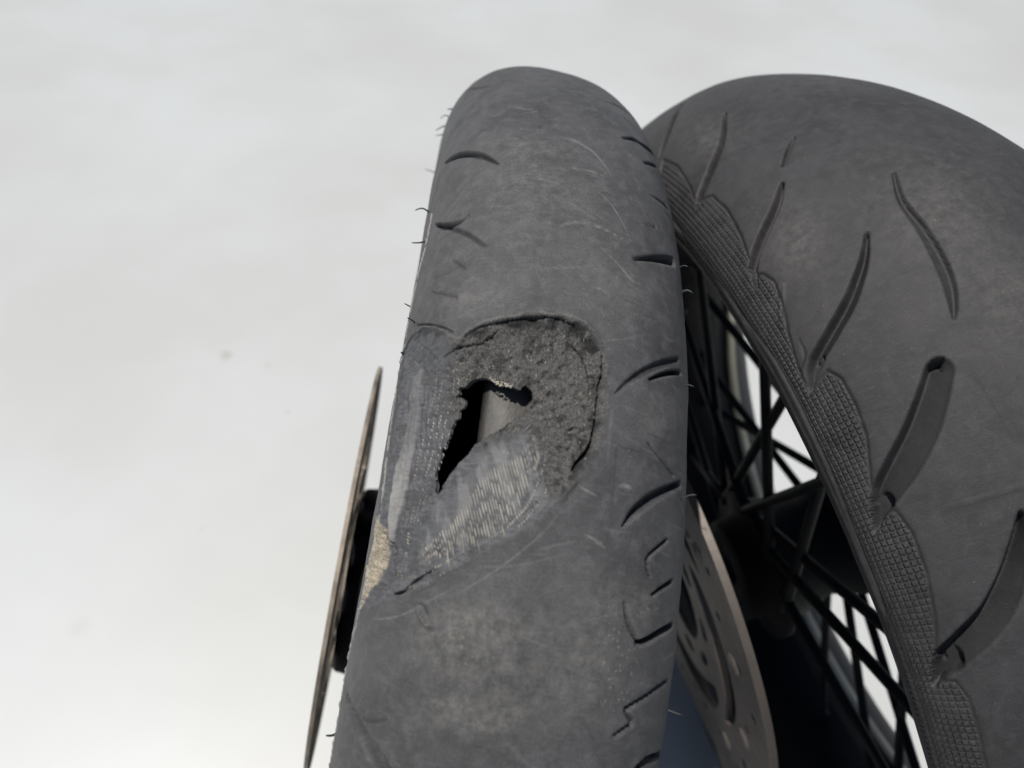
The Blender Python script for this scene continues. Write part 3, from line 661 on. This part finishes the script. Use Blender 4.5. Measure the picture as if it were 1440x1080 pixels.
#==WHEELS==
def rim(rig, hw, r0, mat, drop=.020):
    """double-walled rim: flanges, bead seats and a dropped centre"""
    prof = [(-hw, r0+.012), (-hw-.0035, r0+.010), (-hw-.003, r0-.002), (-hw*.75, r0-.008), (-hw*.45, r0-drop-.004), (hw*.45, r0-drop-.004), (hw*.75, r0-.008), (hw+.003, r0-.002), (hw+.0035, r0+.010), (hw, r0+.012),
            (hw-.003, r0+.002), (hw*.72, r0-.001), (hw*.42, r0-drop), (-hw*.42, r0-drop), (-hw*.72, r0-.001), (-hw+.003, r0+.002)]
    return lathe(rig, 'rim', prof, mat, 180)

def hub(rig, r, hw, fl, mat):
    prof = [(-hw-.02, .012), (-hw-.02, r*.62), (-hw-.004, r*.66), (-hw-.003, fl), (-hw+.004, fl), (-hw+.008, r*.8), (0, r*.62), (hw-.008, r*.8), (hw-.004, fl), (hw+.003, fl), (hw+.004, r*.66), (hw+.02, r*.62), (hw+.02, .012)]
    return lathe(rig, 'hub', prof, mat, 64)

def spokes(rig, lst, r_rim, r_hub, hoff, rad, mat, roff=.010):
    for sd_, ar_, ah_ in lst:
        a = rig.W.cyl(np.array(sd_*roff), np.array(r_rim), np.array(ar_*D2R)); b = rig.W.cyl(np.array(sd_*hoff), np.array(r_hub), np.array(ah_*D2R))
        pts = rig.local(np.array([a+(b-a)*t_ for t_ in (0, .06, .065, .5, 1)])); rr = [rad*1.9, rad*1.8, rad, rad, rad]
        V_, F_ = tube_mesh(pts, rr, 10); mesh_obj('spoke', np.array(V_), F_, mat, rig.o)

def disc(rig, off, r_o, r_i, thick, drop, mat, edge_mat):
    """floating brake disc cut from a flat outline: drilled ring, curved slots between carrier arms"""
    W = sunk(rig.W, drop); cu = bpy.data.curves.new('disc_outline', 'CURVE'); cu.dimensions = '2D'; cu.fill_mode = 'BOTH'; cu.extrude = thick/2; cu.bevel_depth = .0002
    def poly(pts):
        s_ = cu.splines.new('POLY'); s_.points.add(len(pts)-1); s_.use_cyclic_u = True
        for i_, (x, y) in enumerate(pts): s_.points[i_].co = (x, y, 0, 1)
    circ_ = lambda cx, cy, r, k: [(cx+r*math.cos(2*math.pi*i_/k), cy+r*math.sin(2*math.pi*i_/k)) for i_ in range(k)]
    poly(circ_(0, 0, r_o, 160)); poly(circ_(0, 0, r_o*.26, 48))
    for k_ in range(26):                      # drilled holes in a repeating oblique pattern
        a = (k_*360/26-5)*D2R; rr_ = r_o*(.73, .83, .88, .78)[k_ % 4]; poly(circ_(rr_*math.cos(a), rr_*math.sin(a), .0038, 12))
    for k_ in range(4):                       # swept crescent windows between the arms
        a0 = (k_*90-27)*D2R; up_, dn_ = [], []
        for t_ in np.linspace(0, 1, 20):
            rc = r_o*(.50+.145*t_**.8); h_ = .0125*math.sin(math.pi*t_**.8)**.7+.0006; up_.append((rc+h_, a0+t_*98*D2R)); dn_.append((rc-h_, a0+t_*98*D2R))
        poly([(q*math.cos(a), q*math.sin(a)) for q, a in up_+dn_[::-1]])
    for k_ in range(8):
        a1 = (k_*45+20)*D2R; poly([((r_o*.355+.006*math.cos(q))*math.cos(a1+.2*math.sin(q)), (r_o*.355+.006*math.cos(q))*math.sin(a1+.2*math.sin(q))) for q in np.linspace(0, 2*math.pi, 16, endpoint=False)])
    co_ = bpy.data.objects.new('disc_outline', cu); link(co_); dg = bpy.context.evaluated_depsgraph_get(); me_ = bpy.data.meshes.new_from_object(co_.evaluated_get(dg))
    vs = np.array([v_.co[:] for v_ in me_.vertices]); fs_ = [tuple(p_.vertices) for p_ in me_.polygons]
    bpy.data.objects.remove(co_); bpy.data.curves.remove(cu); bpy.data.meshes.remove(me_)
    r = np.hypot(vs[:, 0], vs[:, 1]); al = np.arctan2(vs[:, 1], vs[:, 0]); P_ = W.cyl(off+vs[:, 2], r, al)
    o_ = mesh_obj('brake_disc', rig.local(P_), fs_, mat, rig.o, smooth=False)
    for k_ in range(10):                      # floating buttons
        a = (k_*36+10)*D2R; rb = r_i; c_ = W.cyl(np.array([off-thick*.9, off-thick*.55, off+thick*.55, off+thick*.9]), rb, a)
        V_, F_ = tube_mesh(rig.local(c_), [.005, .0075, .0075, .005], 12); mesh_obj('button', np.array(V_), F_, edge_mat, o_)
    return o_

# front wheel
r_rf = WF.py[0]+.004
rim(RF, .040, r_rf, M_BLK, .022)
q_ = LF([(658, 575)], -.019)[0]; xt, rt, nxt, nrt = WF.section(q_[1]); xe = float(xt-nxt*.019)-.0035; Re = WF.R+.0045
lathe(RF, 'inner_tube', [(xe, Re-.022), (xe+.0022, Re-.0195), (xe+.012, Re-.0180), (xe+.024, Re-.0195), (xe+.036, Re-.026), (xe+.046, Re-.046), (xe+.050, Re-.075), (xe+.044, Re-.075), (xe+.034, Re-.034), (xe+.012, Re-.024)], M_TAPE, 200)
hub(RF, .045, .052, .055, M_BLK)
spokes(RF, [((1 if k % 2 else -1), k*12.0+4, k*12.0+4+(62 if (k//2) % 2 else -62)) for k in range(30)], r_rf-.028, .048, .050, .0023, M_SPK, .006)
D_OFF = -.0826*K_F
disc(RF, D_OFF, .146, .118, .0022, .018, M_EDGE, M_EDGE)
lathe(RF, 'disc_carrier', [(D_OFF+.003, .066), (D_OFF+.006, .069), (D_OFF+.020, .071), (D_OFF+.024, .066), (D_OFF+.040, .066), (D_OFF+.040, .03), (D_OFF+.003, .03)], M_BLK, 96, drop=.045)
# rear wheel
r_rr = WR.py[0]+.004
rim2 = rim(RR, .055, r_rr, M_BLK, .024)
lathe(RR, 'rim_lip', [(.049, r_rr-.0075), (.0595, r_rr-.003), (.0600, r_rr+.0115), (.0575, r_rr+.013), (.0575, r_rr+.001), (.049, r_rr-.0055)], M_LIP, 180, rim2)
lathe(RR, 'rim_lip', [(-.049, r_rr-.0075), (-.0595, r_rr-.003), (-.0600, r_rr+.0115), (-.0575, r_rr+.013), (-.0575, r_rr+.001), (-.049, r_rr-.0055)], M_BLK, 180, rim2)
hub(RR, .062, .046, .058, M_BLK)
sp = [(1, -117, -108), (1, -138, 135), (1, -153, -135), (1, 176, 171), (1, 123, -153), (1, 102, -171), (1, 78, 162), (1, 96, 27),
      (-1, -66, -18), (-1, -45, -117), (-1, -24, -63), (-1, -39, 27), (-1, 12, -72), (-1, 63, 9), (-1, 27, -27), (1, -14, -80), (1, -40, 20), (1, -70, -140), (1, -95, -30),
      (-1, 150, -150), (-1, 172, 110), (-1, -166, -110), (-1, -144, 150), (-1, -120, -60), (-1, -96, 170)]
spokes(RR, sp, .262*K_R, .055*K_R, .05*K_R, .0038, M_SPK, .010)
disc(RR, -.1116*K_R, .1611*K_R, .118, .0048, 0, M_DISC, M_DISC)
